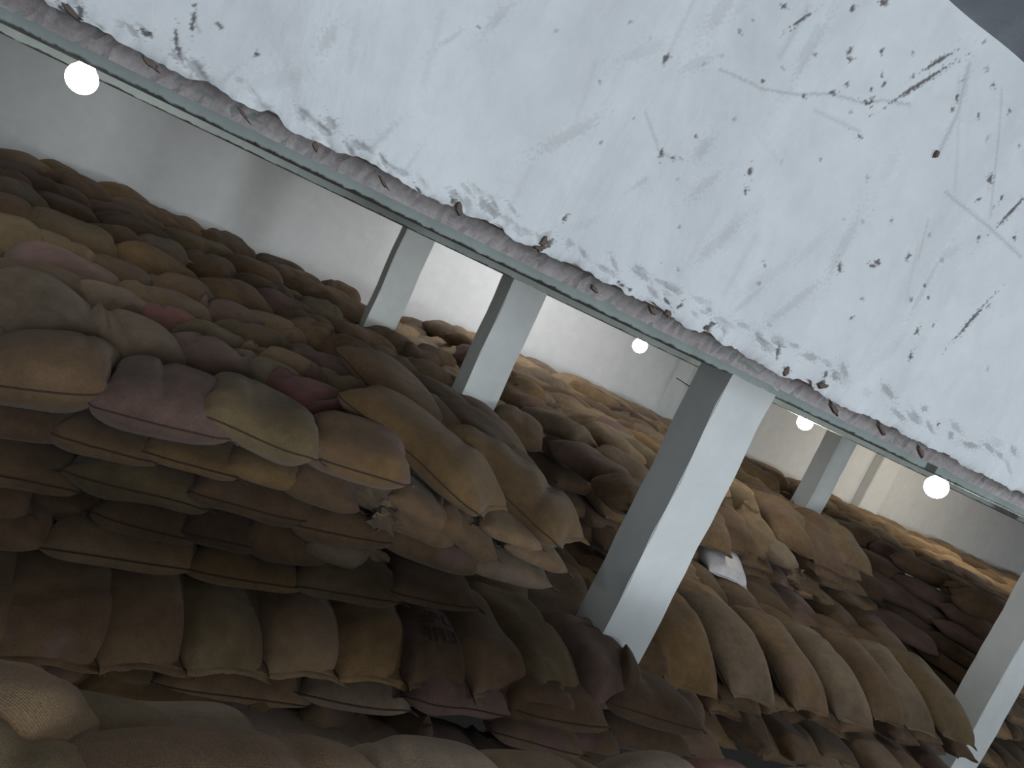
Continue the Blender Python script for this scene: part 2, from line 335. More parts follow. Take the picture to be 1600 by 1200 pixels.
def lintel(x0, x1, y0, zb, zt, label, seed):
    nx = 900; xs = np.linspace(x0, x1, nx); r = np.random.default_rng(seed); V = []; F = []
    low = zb + .0016*noise1(xs*3, seed) + .0016*noise1(xs*14, seed+1) + .0014*noise1(xs*45, seed+2)
    for i, x in enumerate(xs):
        dy = .003*math.sin(x*2.3)
        V += [(x, y0+dy, zt+EZ), (x, y0+dy, low[i]+.004+EZ), (x, y0+.006+dy, low[i]+EZ), (x, y0+.3, zb+EZ), (x, y0+.3, zt+EZ)]
    for i in range(nx-1):
        for k in range(5): F.append((i*5+k, i*5+(k+1) % 5, (i+1)*5+(k+1) % 5, (i+1)*5+k))
    F += [(0, 4, 3, 2, 1), tuple((nx-1)*5+k for k in range(5))]
    me = mesh_from('lintel', V, F, False)
    return struct(link('lintel', me, M_LINTEL), label)
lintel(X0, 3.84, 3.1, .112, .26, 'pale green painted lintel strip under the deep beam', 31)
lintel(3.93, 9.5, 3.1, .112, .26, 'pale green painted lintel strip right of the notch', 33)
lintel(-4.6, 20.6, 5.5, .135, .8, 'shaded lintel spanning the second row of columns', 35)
def pendant_cable():
    a = at_y(1060, 592, 10.25); b = at_y(1084, 610, 10.25); bm = bmesh.new()
    pts = [np.array([a[0]-.02, 10.28, a[2]]), np.array([7.3, 10.27, (a[2]+b[2])/2-.01]), np.array([8.0, 10.27, b[2]-.1])]
    V = []; F = []
    for i, p in enumerate(pts):
        for k in range(6): V.append((p[0], p[1]+.008*math.cos(k*1.047), p[2]+.008*math.sin(k*1.047)+EZ))
    for i in range(2):
        for k in range(6): F.append((i*6+k, i*6+(k+1) % 6, i*6+6+(k+1) % 6, i*6+6+k))
    o = link('cable', mesh_from('cable', V, F), M_BLACK); o['label'] = 'thin dark cable strung across the back wall column'; o['category'] = 'cable'
pendant_cable()

# lamps -------------------------------------------------------------
def lathe(prof, n=28):
    V = []; F = []
    for r_, z in prof:
        for k in range(n): V.append((r_*math.cos(2*math.pi*k/n), r_*math.sin(2*math.pi*k/n), z))
    for i in range(len(prof)-1):
        for k in range(n): F.append((i*n+k, i*n+(k+1) % n, (i+1)*n+(k+1) % n, (i+1)*n+k))
    F.append(tuple(range(n))[::-1]); F.append(tuple((len(prof)-1)*n+k for k in range(n))); return V, F
def lamp(px, py, depth, rad, strength, col, label):
    p = ray(px, py)*depth
    root = bpy.data.objects.new('light_bulb', None); COL.objects.link(root); root.location = (p[0], p[1], p[2]+EZ)
    root['label'] = label; root['category'] = 'light bulb'; root['group'] = 'bare bulbs hanging in the chamber'
    prof = [(.001, -rad)] + [(rad*math.sin(t), -rad*math.cos(t)) for t in np.linspace(.15, 2.45, 16)] + [(rad*.5, rad*.95), (rad*.45, rad*1.2)]
    mt = plain('lit_bulb', (.9, .9, .88), .4, col, strength)
    link('glass_bulb', mesh_from('glass_bulb', *lathe(prof)), mt, root)
    link('socket', mesh_from('socket', *lathe([(rad*.35, rad*1.1), (rad*.48, rad*1.15), (rad*.48, rad*1.9), (rad*.2, rad*2.1)], 16)), M_BLACK, root)
    top = .8-p[2]
    link('cord', mesh_from('cord', *lathe([(.004, rad*2.0), (.004, top)], 8)), M_BLACK, root)
lamp(128, 123, 3.8, .074, 46, (1, .97, .92), 'glowing bulb at far left, over the left stack')
lamp(1000, 540, 7.6, .073, 90, (1, .97, .93), 'glowing bulb over the middle stack, left of the tall column')
lamp(1258, 660, 7.3, .074, 90, (1, .93, .80), 'glowing bulb just right of the tall column')
lamp(1463, 761, 5.1, .074, 70, (1, .93, .80), 'glowing bulb at right, over the right stack')

# ------------------------------------------------------------------ sacks
TONES = {'tan': (.215, .148, .086), 'brown': (.165, .108, .063), 'olive brown': (.165, .122, .068), 'dark brown': (.125, .081, .050),
         'greyish tan': (.215, .165, .115), 'purplish brown': (.165, .108, .090), 'reddish': (.18, .080, .070), 'golden brown': (.205, .132, .063), 'white': (.62, .62, .66)}
GS = .03; GX0, GY0 = -5.0, -2.0; NX, NY = int(26/GS), int(13.2/GS)
H = np.full((NX, NY), -2.9)
def h_at(x, y):
    fx = np.clip((x-GX0)/GS-.5, 0, NX-1.001); fy = np.clip((y-GY0)/GS-.5, 0, NY-1.001)
    i = fx.astype(int); j = fy.astype(int); u = fx-i; v = fy-j; i2 = np.minimum(i+1, NX-1); j2 = np.minimum(j+1, NY-1)
    return (H[i, j]*(1-u)*(1-v)+H[i2, j]*u*(1-v)+H[i, j2]*(1-u)*v+H[i2, j2]*u*v)
def plateau(x0, x1, y0, y1, z):
    i0, i1, j0, j1 = [int((a-b)/GS) for a, b in ((x0, GX0), (x1, GX0), (y0, GY0), (y1, GY0))]
    H[max(i0, 0):i1, max(j0, 0):j1] = np.maximum(H[max(i0, 0):i1, max(j0, 0):j1], z)
def blur1(A, k, ax):
    n = A.shape[ax]; w = np.exp(-.5*((np.arange(n)[:, None]-np.arange(n)[None, :])/k)**2); w /= w.sum(1, keepdims=True)
    return np.tensordot(w, A, (1, ax)) if ax == 0 else np.tensordot(A, w.T, (1, 0))
SACKS = []
def prof_w(s, gath):
    w = 1-.10*np.abs(s)**4-.05*np.abs(s)**12
    if gath: g = np.clip((s-.35)/.65, 0, 1); w = w*(1-.72*g**1.6)
    return w
def prof_h(s, gath, n):
    h = np.maximum(1-np.abs(s)**n, 0)**.52
    if gath: g = np.clip((s-.45)/.55, 0, 1); h = np.where(s > .45, np.maximum(h, 0)*(1-g)+g*.42*(1-.2*g)+.0*h, h)
    return h
def sack(cx, cy, ang, L, Wd, T, zt=None, droop=.0, tone='brown', kind='pillow', pile='', row=None, label=None, near=1.0, hang=.12, w=.85, plump=3.2, shade=None, settle=True, tilt=0.0, hems=(0, -1)):
    """one filled sack: footprint centre, heading of its long axis, size, and (zt) the mid heights of its two ends"""
    gath = kind == 'gathered'
    cy = min(cy, 10.735-(abs(math.sin(ang))*L/2+abs(math.cos(ang))*Wd/2))     # stays in front of the back wall
    ca, sa = math.cos(ang), math.sin(ang)
    ss, tt = np.linspace(-1, 1, 15), np.linspace(-1, 1, 7)
    SS, TT = np.meshgrid(ss, tt, indexing='ij')
    px = cx + SS*L/2*.9*ca - TT*Wd/2*.8*sa; py = cy + SS*L/2*.9*sa + TT*Wd/2*.8*ca
    raw = h_at(px, py); ref = np.percentile(raw, 72); hc = np.clip(raw, ref-hang, ref+.12)
    D = blur1(blur1(hc, 2.6, 0), 1.8, 1)
    if zt is not None:
        tgt = (zt[0]*(1-SS)/2+zt[1]*(1+SS)/2) - T*.45
        D = tgt*w + np.clip(D, tgt-.1, tgt+.1)*(1-w)
    D = D - droop*np.clip(SS+.15, 0, 2)**2
    q = near
    ns, na = int(22*q), int(24*q)
    s = np.sin(np.linspace(-1, 1, ns)*math.pi/2*.999); a = np.arange(na)/na*2*math.pi
    Sg, Ag = np.meshgrid(s, a, indexing='ij')
    r = np.random.default_rng(len(SACKS)*13+5)
    wf, hf = prof_w(Sg, gath), prof_h(Sg, gath, plump)
    cth, sth = np.cos(Ag), np.sin(Ag)
    V = Wd/2*wf*np.sign(cth)*np.abs(cth)**.86
    Zl = T*hf*np.where(sth > 0, .57, .43)*np.sign(sth)*np.abs(sth)**.8
    U = L/2*Sg
    U = U + .022*np.sign(Sg)*np.abs(Sg)**10*(np.abs(V)/(Wd/2)*2-1)*(0 if gath else 1)
    V = V*(1+.03*math.sin(r.uniform(0, 6))*np.sin(Sg*3+r.uniform(0, 6)))
    amp = .007+.05*T*.4
    for k in range(6):                                       # bulges of the filling
        f = r.normal(0, 1, 3)*np.array([9, 11, 10]); ph = r.uniform(0, 6.28)
        d = np.sin(U*f[0]+V*f[1]+Zl*f[2]+ph)*amp*.5
        Zl = Zl + d*sth*np.minimum(hf*2, 1); V = V + d*.6*cth*np.minimum(hf*2, 1)
    kk = r.integers(3, 6); ph = r.uniform(0, 6.28)           # puckers running in from the sewn ends
    Zl = Zl + .055*T*np.sin(kk*V/(Wd/2)*math.pi+ph)*np.abs(Sg)**5*np.minimum(hf*2.2, 1)*np.sign(sth)
    fold_s, fold_w = r.uniform(-.6, .6), r.uniform(.05, .12)  # one slack crease across
    Zl = Zl - r.uniform(0, .14)*T*np.exp(-((Sg-fold_s+.25*V/Wd)/fold_w)**2)*np.maximum(sth, 0)
    if gath:
        g = np.clip((Sg-.3)/.5, 0, 1)*(1-.5*np.clip((Sg-.9)/.1, 0, 1)); pl = 1+.10*g*np.sin(11*Ag+r.uniform(0, 6)); V = V*pl; Zl = Zl*pl
    X = cx + U*ca - V*sa; Y = cy + U*sa + V*ca
    vt = np.clip(V/(Wd/2), -1, 1)
    def d_at(S_, T_):
        fs = np.clip((S_+1)/2*14, 0, 13.999); ft = np.clip((T_+1)/2*6, 0, 5.999); i = fs.astype(int); j = ft.astype(int); u = fs-i; v = ft-j
        return D[i, j]*(1-u)*(1-v)+D[i+1, j]*u*(1-v)+D[i, j+1]*(1-u)*v+D[i+1, j+1]*u*v
    Zw = d_at(Sg, vt)+T*.43+Zl+V*tilt
    if settle:
        hv = h_at(X, Y); lift = hv-Zw; ok = (lift > 0) & (lift < .42*T) & (np.abs(Sg) < .72) & (np.abs(vt) < .62)
        Zw = np.where(ok & (sth <= .1), hv+.001, Zw)
        Zw = np.where(ok & (sth > .1), np.maximum(Zw, hv+.012+.03*sth), Zw)
    # imprint on the height field
    R_ = max(L, Wd)*.6
    i0, i1 = max(int((cx-R_-GX0)/GS), 0), min(int((cx+R_-GX0)/GS)+1, NX); j0, j1 = max(int((cy-R_-GY0)/GS), 0), min(int((cy+R_-GY0)/GS)+1, NY)
    if i1 > i0 and j1 > j0:
        gx, gy = np.meshgrid(GX0+(np.arange(i0, i1)+.5)*GS, GY0+(np.arange(j0, j1)+.5)*GS, indexing='ij')
        uu = ((gx-cx)*ca+(gy-cy)*sa)/(L/2); vv = (-(gx-cx)*sa+(gy-cy)*ca)/(Wd/2)
        ins = (np.abs(uu) < .99)
        wv = np.where(ins, prof_w(np.clip(uu, -1, 1), gath), 1); tv = vv/wv; ins &= np.abs(tv) < .98
        top = d_at(np.clip(uu, -1, 1), np.clip(vv, -1, 1))+T*.43+.57*T*prof_h(np.clip(uu, -.999, .999), gath, plump)*np.sqrt(np.clip(1-np.clip(tv, -1, 1)**2, 0, 1))**.85
        sub = H[i0:i1, j0:j1]; H[i0:i1, j0:j1] = np.where(ins, np.maximum(sub, top), sub)
    zc = float(d_at(np.array(0.), np.array(0.))+T*.43)
    SACKS.append(dict(X=X, Y=Y, Z=Zw, c=(cx, cy, zc), L=L, W=Wd, T=T, ang=ang, tone=tone, kind=kind, pile=pile, row=row, label=label, ns=ns, na=na, gath=gath, S=Sg, V=V, U=U, rng=r.integers(1 << 30), shade=shade, hems=hems))
    return SACKS[-1]

TL = ['tan', 'brown', 'brown', 'olive brown', 'olive brown', 'dark brown', 'greyish tan', 'purplish brown', 'golden brown', 'brown']
def rt(): return random.choice(TL)
def hits_column(cx, cy, ang, L, Wd):
    hx = abs(math.cos(ang))*L/2+abs(math.sin(ang))*Wd/2; hy = abs(math.sin(ang))*L/2+abs(math.cos(ang))*Wd/2
    return any(cx+hx*.8 > c[0] and cx-hx*.8 < c[1] and cy+hy*.8 > c[2] and cy-hy*.8 < c[3] for c in COLUMNS)
def fill(x0, x1, y0, y1, dx, dy, ang, L, Wd, T, pile, z=None, jit=.06, hang=.12, droop=0, near=.8, zslope=0, aj=.12, yf=None, w=.6):
    """rows of sacks laid over a part of a stack, from its front to its back"""
    ny = max(1, int(round((y1-y0)/dy)))
    for j in range(ny, -1, -1):
        y = y0+j*(y1-y0)/ny; off = (j % 2)*.5*dx
        x = x0+off
        while x < x1+.01:
            cx, cy = x+random.uniform(-jit, jit), min(y+random.uniform(-jit, jit), 10.72-max(abs(math.sin(ang))*L, abs(math.cos(ang))*Wd)*.55)
            if hits_column(cx, cy, ang, L, Wd): x += dx*.5; continue
            a = ang+random.uniform(-aj, aj)
            t = T*random.uniform(.85, 1.12)
            zt = None
            if z is not None: zz = z+zslope*(cy-y0)+random.uniform(-.03, .03); zt = (zz, zz)
            sack(cx, cy, a, L*random.uniform(.9, 1.05), Wd*random.uniform(.9, 1.08), t, zt, droop, rt(), 'gathered' if random.random() < .06 else 'pillow', pile, hang=hang, near=near, w=w, tilt=random.uniform(-.2, .2), hems=() if abs(ang) > .9 else (0, -1))
            x += dx*random.uniform(.94, 1.06)

def face(lst, Y, Wd, T, pile, row, near=1.3):
    """sacks lying lengthwise along the front of a stack: the two ends seen in the photo, on the plane y = Y"""
    for e in lst:
        x1, y1, x2, y2, tone = e[:5]; o = e[5] if len(e) > 5 else {}
        yy = o.get('Y', Y); a = at_y(x1, y1, yy); b = at_y(x2, y2, yy)
        L = math.hypot(b[0]-a[0], 0)+.04; wd = o.get('W', Wd)
        t = o.get('T', T)
        sack((a[0]+b[0])/2, yy+wd*.46, o.get('ang', random.uniform(-.05, .05)), max(L, .3), wd, t, (a[2], b[2]), o.get('droop', 0), tone, o.get('kind', 'pillow'), pile, row, o.get('label'), near, w=.93, plump=o.get('plump', 4.2))
def tops(lst, z, Wd, T, pile, near=1.2, w=.55):
    """sacks on top of a stack: the two ends of each long axis seen in the photo, at height z"""
    for e in lst:
        x1, y1, x2, y2, tone = e[:5]; o = e[5] if len(e) > 5 else {}
        zz = o.get('z', z); a = at_z(x1, y1, zz); b = at_z(x2, y2, zz)
        L = math.hypot(b[0]-a[0], b[1]-a[1])+.05; an = math.atan2(b[1]-a[1], b[0]-a[0])
        L = min(max(L, .45), .95)
        sack((a[0]+b[0])/2, (a[1]+b[1])/2, an+random.uniform(-.1, .1), L-.03, o.get('W', Wd)*random.uniform(.92, 1.05), o.get('T', T)*random.uniform(.92, 1.1), (zz+random.uniform(-.04, .03), zz+random.uniform(-.04, .03)), o.get('droop', 0), tone, o.get('kind', 'pillow'), pile, None, o.get('label'), near, w=w, plump=o.get('plump', 3.2), tilt=random.uniform(.02, .3))
def ends(lst, z, L, Wd, T, pile, row, near=1.3, ang=-1.57, droop=.05, drop=.12):
    """sacks laid end out: the lowest front point seen in the photo, at height z"""
    for e in lst:
        px, py, tone = e[:3]; o = e[3] if len(e) > 3 else {}
        zz = o.get('z', z); p = at_z(px, py, zz) if 'Y' not in o else at_y(px, py, o['Y'])
        if 'Y' in o: zz = p[2]
        an = o.get('ang', ang+random.uniform(-.08, .08)); l = o.get('L', L)*random.uniform(.97, 1.03); t = o.get('T', T)
        cx, cy = p[0]-math.cos(an)*l/2, p[1]-math.sin(an)*l/2
        sl = o.get('drop', drop); dp = o.get('droop', droop)
        z1 = zz+t*.2+dp*1.2
        sack(cx, cy, an, l, o.get('W', Wd), t, (z1+sl, z1), dp, tone, o.get('kind', 'pillow'), pile, row, o.get('label'), near, w=.92, plump=o.get('plump', 3.0), hems=(-1,))

def side(rows, X, pile):
    for zc, y0, y1, row in rows:
        y = y0
        while y < y1:
            L = random.uniform(.68, .82)
            sack(X+.24+random.uniform(-.03, .03), y+L/2, 1.57+random.uniform(-.05, .05), L, .46, .2, (zc, zc), 0, random.choice(['brown', 'dark brown', 'purplish brown', 'brown']), 'pillow', pile, row, near=.95, w=.95, plump=4)
            y += L*.96

A, B, C, D, F_, G = 'left stack', 'left ledge', 'middle stack', 'middle ledge', 'right stack', 'nearest stack'
# ---- left ledge: dark layers under its top row
plateau(-3.5, 2.1, 2.75, 6, -2.15)
plateau(3.0, 6.6, 3.7, 5.5, -2.2)
fill(-3.2, 2.0, 2.75, 2.75, .75, .5, 0, .8, .45, .2, B, z=-2.05, near=.8)
fill(-3.2, 2.0, 2.72, 2.72, .75, .5, 0, .8, .45, .2, B, z=-1.93, near=.8)
r2 = 'dark layer under the left ledge'
face([(-160, 1045, 30, 1070, 'dark brown'), (35, 1062, 243, 1088, 'brown'), (250, 1075, 476, 1105, 'brown'), (480, 1092, 633, 1112, 'greyish tan'), (648, 1092, 800, 1118, 'purplish brown'), (806, 1112, 948, 1135, 'brown', {'T': .15}), (835, 1150, 962, 1178, 'dark brown', {'Y': 2.66}), (780, 1150, 905, 1182, 'brown', {'Y': 2.56}), (820, 1190, 960, 1212, 'dark brown', {'Y': 2.66})], 2.64, .45, .15, B, r2)
plateau(-3.5, 1.9, 2.9, 6, -1.72)
# ---- left ledge: top row laid end out, noses hanging over
rB = 'nose-out row on the left ledge'
ends([(-85, 1036, 'brown', {'W': .40, 'z': -1.73}), (75, 1046, 'brown', {'W': .40, 'z': -1.72, 'label': 'plump brown jute sack, nose-out row on left ledge, cut by photo left edge'}), (225, 1054, 'brown', {'W': .37, 'z': -1.71}), (352, 1060, 'olive brown', {'W': .37, 'z': -1.69}),
      (475, 1065, 'tan', {'W': .38, 'z': -1.67}), (578, 1073, 'golden brown', {'W': .37, 'z': -1.65}), (680, 1085, 'dark brown', {'W': .36, 'z': -1.62, 'label': 'dark sack with faded dark stamped print, nose-out row on left ledge'}),
      (775, 1097, 'brown', {'W': .36, 'z': -1.6}), (868, 1108, 'olive brown', {'W': .37, 'z': -1.58}), (960, 1112, 'purplish brown', {'W': .40, 'L': .60, 'z': -1.55, 'label': 'long purplish sack touching the tall column foot, right end of left ledge'})],
     -1.6, .80, .38, .22, B, rB, 1.6, -1.40, .05, .01)
plateau(-3.5, 1.95, 3.0, 6, -1.36)
face([(930, 1150, 1075, 1182, 'dark brown', {'Y': 2.72}), (955, 1105, 1092, 1142, 'dark brown', {'Y': 2.74}), (1010, 1150, 1130, 1185, 'brown', {'Y': 3.0})], 2.7, .4, .17, B, 'low layer before the tall column foot')
# ---- left stack, front face: layers from the bottom up
Y = 2.82
fa = 'front of left stack, %s layer from top'
face([(-120, 835, 62, 850, 'brown'), (68, 858, 295, 892, 'tan', {'label': 'long tan sack second from photo left, lowest layer of left stack front'}), (300, 897, 462, 918, 'golden brown'), (465, 915, 618, 940, 'olive brown', {'T': .15}), (622, 930, 742, 948, 'dark brown', {'T': .13})], Y-.04, .44, .155, A, fa % 'fifth')
plateau(-3.5, 1.9, 3.1, 6, -1.28)
face([(-140, 775, 30, 800, 'brown'), (38, 795, 152, 818, 'dark brown', {'Y': Y+.1}), (157, 812, 292, 846, 'brown'), (288, 838, 390, 856, 'dark brown'), (390, 850, 497, 880, 'brown'), (500, 862, 566, 882, 'greyish tan', {'kind': 'gathered', 'T': .14, 'label': 'sack with frayed tied mouth poking from left stack front, fourth layer'}), (610, 848, 740, 890, 'brown', {'T': .16}), (745, 888, 858, 912, 'greyish tan', {'T': .13})], Y, .44, .155, A, fa % 'fourth')
plateau(-3.5, 1.9, 3.15, 6, -1.13)
face([(-150, 715, 102, 768, 'brown'), (110, 745, 313, 795, 'olive brown', {'T': .18}), (303, 775, 482, 820, 'dark brown', {'T': .17}), (465, 826, 605, 850, 'brown', {'T': .16}), (607, 810, 700, 850, 'brown', {'T': .14}), (700, 822, 760, 872, 'brown', {'T': .16}), (798, 858, 880, 893, 'tan', {'T': .13})], Y, .44, .16, A, fa % 'third')
plateau(-3.5, 1.9, 3.2, 6, -1.0)
face([(-100, 650, 100, 688, 'dark brown'), (95, 686, 230, 724, 'brown'), (232, 712, 362, 745, 'golden brown', {'T': .13}), (362, 735, 460, 760, 'golden brown', {'T': .13}), (450, 765, 548, 796, 'brown', {'T': .16}), (620, 785, 697, 828, 'brown', {'T': .14}), (765, 828, 838, 858, 'tan', {'T': .13})], Y, .44, .15, A, fa % 'second')
p = at_y(585, 790, Y-.02)
sack(p[0], p[1]+.33, -1.45, .66, .30, .18, (p[2]+.03, p[2]-.01), .0, 'greyish tan', 'gathered', A, None, 'sack with pleated gathered end facing out, just under left stack front top', 1.6, w=.95)
plateau(-3.5, 1.9, 3.2, 10.6, -.98)
# left stack: buried sacks that close the gaps between the top ones
fill(-3.6, 1.2, 3.6, 10.2, .80, .55, .0, .85, .5, .2, A, z=-1.09, near=.7)
# left stack top, far to near
T_A = [(-10, 246, 58, 282, 'tan'), (-22, 262, 30, 296, 'purplish brown'), (-32, 290, 32, 312, 'brown'), (65, 280, 162, 318, 'brown'), (40, 297, 140, 334, 'brown'), (35, 318, 145, 354, 'dark brown'), (-22, 318, 58, 340, 'greyish tan'), (-35, 340, 26, 360, 'brown'),
  (170, 325, 262, 354, 'brown'), (150, 342, 250, 370, 'brown'), (155, 358, 270, 396, 'brown'), (250, 375, 358, 410, 'olive brown'), (278, 408, 362, 444, 'tan'), (352, 415, 437, 448, 'brown'), (368, 448, 455, 480, 'brown'), (395, 474, 482, 505, 'purplish brown'),
  (208, 394, 273, 420, 'greyish tan'), (145, 368, 200, 400, 'brown'), (30, 362, 170, 410, 'olive brown', {'W': .5, 'T': .26, 'label': 'large olive sack, top of left stack, up-left of the plump golden one'}), (-40, 380, 38, 405, 'olive brown'), (180, 418, 308, 455, 'golden brown', {'T': .24, 'label': 'plump golden sack, top of left stack, above the reddish one'}), (40, 404, 143, 436, 'olive brown', {'T': .24}), (140, 440, 215, 466, 'dark brown'),
  (315, 466, 412, 494, 'brown'), (220, 458, 310, 494, 'brown'), (10, 420, 178, 480, 'purplish brown', {'label': 'long purplish sack, top of left stack near photo left edge'}), (312, 494, 390, 530, 'purplish brown'), (382, 509, 447, 544, 'tan'), (443, 519, 517, 555, 'tan', {'kind': 'gathered', 'label': 'tan sack with pleated tied mouth, top of left stack, centre'}),
  (178, 480, 325, 525, 'olive brown', {'label': 'long olive sack bending downward, top of left stack, behind reddish sack'}), (320, 520, 428, 572, 'olive brown'), (0, 454, 92, 482, 'olive brown'), (95, 475, 195, 524, 'greyish tan'), (290, 548, 372, 588, 'olive brown'), (375, 584, 452, 620, 'tan'), (435, 568, 555, 614, 'purplish brown'), (462, 603, 545, 644, 'olive brown', {'T': .24}),
  (195, 522, 298, 550, 'reddish', {'label': 'reddish maroon sack, top of left stack'}), (0, 522, 130, 538, 'greyish tan', {'W': .5, 'T': .30, 'plump': 2.4, 'label': 'big round greyish sack bulging up, top of left stack at photo left edge'}), (135, 563, 250, 588, 'greyish tan', {'T': .25, 'plump': 2.6, 'label': 'rounded pale sack, top of left stack, in front of reddish one'}), (255, 578, 338, 618, 'purplish brown'), (340, 597, 438, 640, 'greyish tan'), (380, 575, 456, 622, 'brown'), (435, 640, 502, 685, 'reddish', {'label': 'reddish purple sack behind the pale front sack of left stack'}),
  (510, 525, 605, 556, 'brown'), (565, 520, 650, 565, 'brown'), (520, 550, 566, 584, 'brown'), (555, 560, 640, 604, 'brown'), (550, 592, 665, 638, 'golden brown'), (612, 540, 712, 570, 'brown'), (618, 573, 688, 612, 'brown'), (660, 578, 733, 634, 'purplish brown'), (630, 500, 682, 528, 'tan'), (680, 518, 732, 548, 'brown'), (698, 544, 730, 570, 'tan'),
  (250, 350, 320, 372, 'golden brown'), (310, 372, 400, 398, 'dark brown'), (400, 398, 470, 428, 'dark brown'), (420, 430, 500, 456, 'brown'), (455, 452, 540, 480, 'brown'), (500, 452, 560, 478, 'brown'), (500, 478, 590, 506, 'brown'), (460, 482, 530, 512, 'greyish tan'), (440, 505, 520, 535, 'brown'), (60, 262, 110, 285, 'golden brown'), (95, 300, 160, 318, 'dark brown'), (160, 302, 240, 330, 'golden brown')]
T_A.sort(key=lambda e: -at_z((e[0]+e[2])/2, (e[1]+e[3])/2, -.93)[1])
tops(T_A, -.93, .43, .24, A, 1.15)
# right shoulder of the left stack, slumping towards the aisle
rS = 'slumped shoulder of left stack beside the aisle'
ends([(805, 740, 'dark brown', {'Y': 4.35, 'L': .8, 'ang': -1.2}), (752, 718, 'dark brown', {'Y': 4.3, 'ang': -1.2}), (730, 745, 'brown', {'Y': 3.75, 'ang': -1.15}), (668, 690, 'brown', {'Y': 3.85, 'ang': -1.1}), (825, 785, 'dark brown', {'Y': 3.6, 'ang': -1.15})],
     -1, .85, .40, .2, A, rS, 1.2, droop=.03, drop=.12)
rA = 'top front edge of left stack'
face([(-60, 590, 150, 612, 'brown', {'T': .24}), (152, 632, 347, 682, 'purplish brown', {'T': .23, 'label': 'long sack stained purple with dark seam, top front edge of left stack'}), (320, 650, 488, 712, 'olive brown', {'T': .23, 'label': 'pale olive sack with seam, top front edge of left stack, catching light'})], Y-.05, .46, .23, A, rA, 1.6)
face([(485, 716, 640, 752, 'golden brown', {'T': .22, 'ang': -.15})], Y-.02, .46, .23, A, rA, 1.6)
ends([(764, 806, 'golden brown', {'Y': 2.86, 'ang': -.75, 'L': .78, 'W': .42, 'drop': .10}), (884, 855, 'golden brown', {'Y': 2.92, 'ang': -.8, 'L': .78, 'W': .44, 'drop': .12, 'label': 'golden sack with pointed corner, right end of left stack front edge'})], -.9, .8, .42, .22, A, rA, 1.6, droop=.03)

# ---- aisle between left and middle stacks (dark, low)
fill(1.95, 2.95, 3.75, 4.7, .5, .45, 1.3, .8, .45, .22, 'left aisle', z=-1.55, near=.8)
fill(2.05, 2.9, 4.6, 9.8, .62, .5, 1.4, .8, .42, .2, 'left aisle', z=-1.25, near=.8)
fill(2.1, 3.0, 6.2, 10.0, .55, .5, 1.2, .8, .42, .22, 'left aisle', z=-1.0, near=.8)
# ---- middle stack and its ledge
plateau(3.1, 6.6, 5.5, 10.6, -1.35)
plateau(3.0, 6.4, 3.75, 5.6, -1.95)
fill(3.1, 6.2, 3.72, 3.72, .42, .4, -1.5, .8, .40, .17, D, z=-1.9, near=.8)
rD2 = 'small layer under the middle ledge noses'
ends([(1060, 1100, 'brown', {'L': .6}), (1128, 1122, 'brown', {'L': .7}), (1185, 1125, 'greyish tan'), (1245, 1140, 'brown'), (1310, 1160, 'tan'), (1350, 1170, 'brown'), (1405, 1172, 'brown'), (1458, 1178, 'purplish brown'), (1505, 1185, 'brown')], -1.86, .75, .33, .15, D, rD2, 1.1, droop=.0, drop=.03)
plateau(3.0, 6.4, 3.6, 5.6, -1.78)
fill(3.0, 6.1, 3.95, 5.0, .40, .52, -1.5, .85, .42, .19, D, z=-1.72, near=.8, zslope=.03)
rD1 = 'strip sacks on the middle ledge'
ends([(1137, 1018, 'brown', {'z': -1.60}), (1203, 1037, 'purplish brown', {'z': -1.60}), (1100, 1010, 'tan', {'z': -1.60}), (1272, 1058, 'olive brown', {'z': -1.60}), (1345, 1062, 'brown', {'z': -1.60}), (1300, 1050, 'purplish brown', {'z': -1.60}), (1400, 1075, 'brown', {'z': -1.60}), (1440, 1095, 'golden brown', {'z': -1.60}),
      (1160, 968, 'brown', {'z': -1.56}), (1215, 985, 'brown', {'z': -1.56}), (1262, 996, 'purplish brown', {'z': -1.56}), (1328, 1008, 'brown', {'z': -1.56}), (1365, 1003, 'golden brown', {'z': -1.56}), (1405, 1042, 'brown', {'z': -1.56}), (1110, 960, 'brown', {'z': -1.56}), (1070, 945, 'brown', {'z': -1.56})],
     -1.5, .85, .42, .2, D, rD1, 1.2, -1.78, .03, .05)
rD = 'nose-out front row of the middle ledge'
ends([(1075, 1082, 'golden brown', {'W': .46, 'label': 'plump golden brown sack beside the tall column foot, front of middle ledge'}), (1172, 1098, 'greyish tan', {'W': .44, 'label': 'plump greyish sack, second in front row of middle ledge'}), (1262, 1115, 'tan', {'W': .40}), (1330, 1134, 'greyish tan', {'W': .40}), (1383, 1132, 'brown', {'W': .38}), (1432, 1146, 'greyish tan', {'W': .36}), (1492, 1160, 'olive brown', {'W': .40})],
     -1.64, .85, .42, .24, D, rD, 1.5, -1.62, .07, .12)
fM = 'shaded left face of middle stack, %s'
side([(-1.75, 5.3, 8.5, fM % 'lowest layer'), (-1.56, 5.3, 8.5, fM % 'fourth layer'), (-1.37, 5.3, 8.3, fM % 'third layer'), (-1.18, 5.35, 8.3, fM % 'second layer'), (-1.0, 5.4, 8, fM % 'upper layer')], 2.92, C)
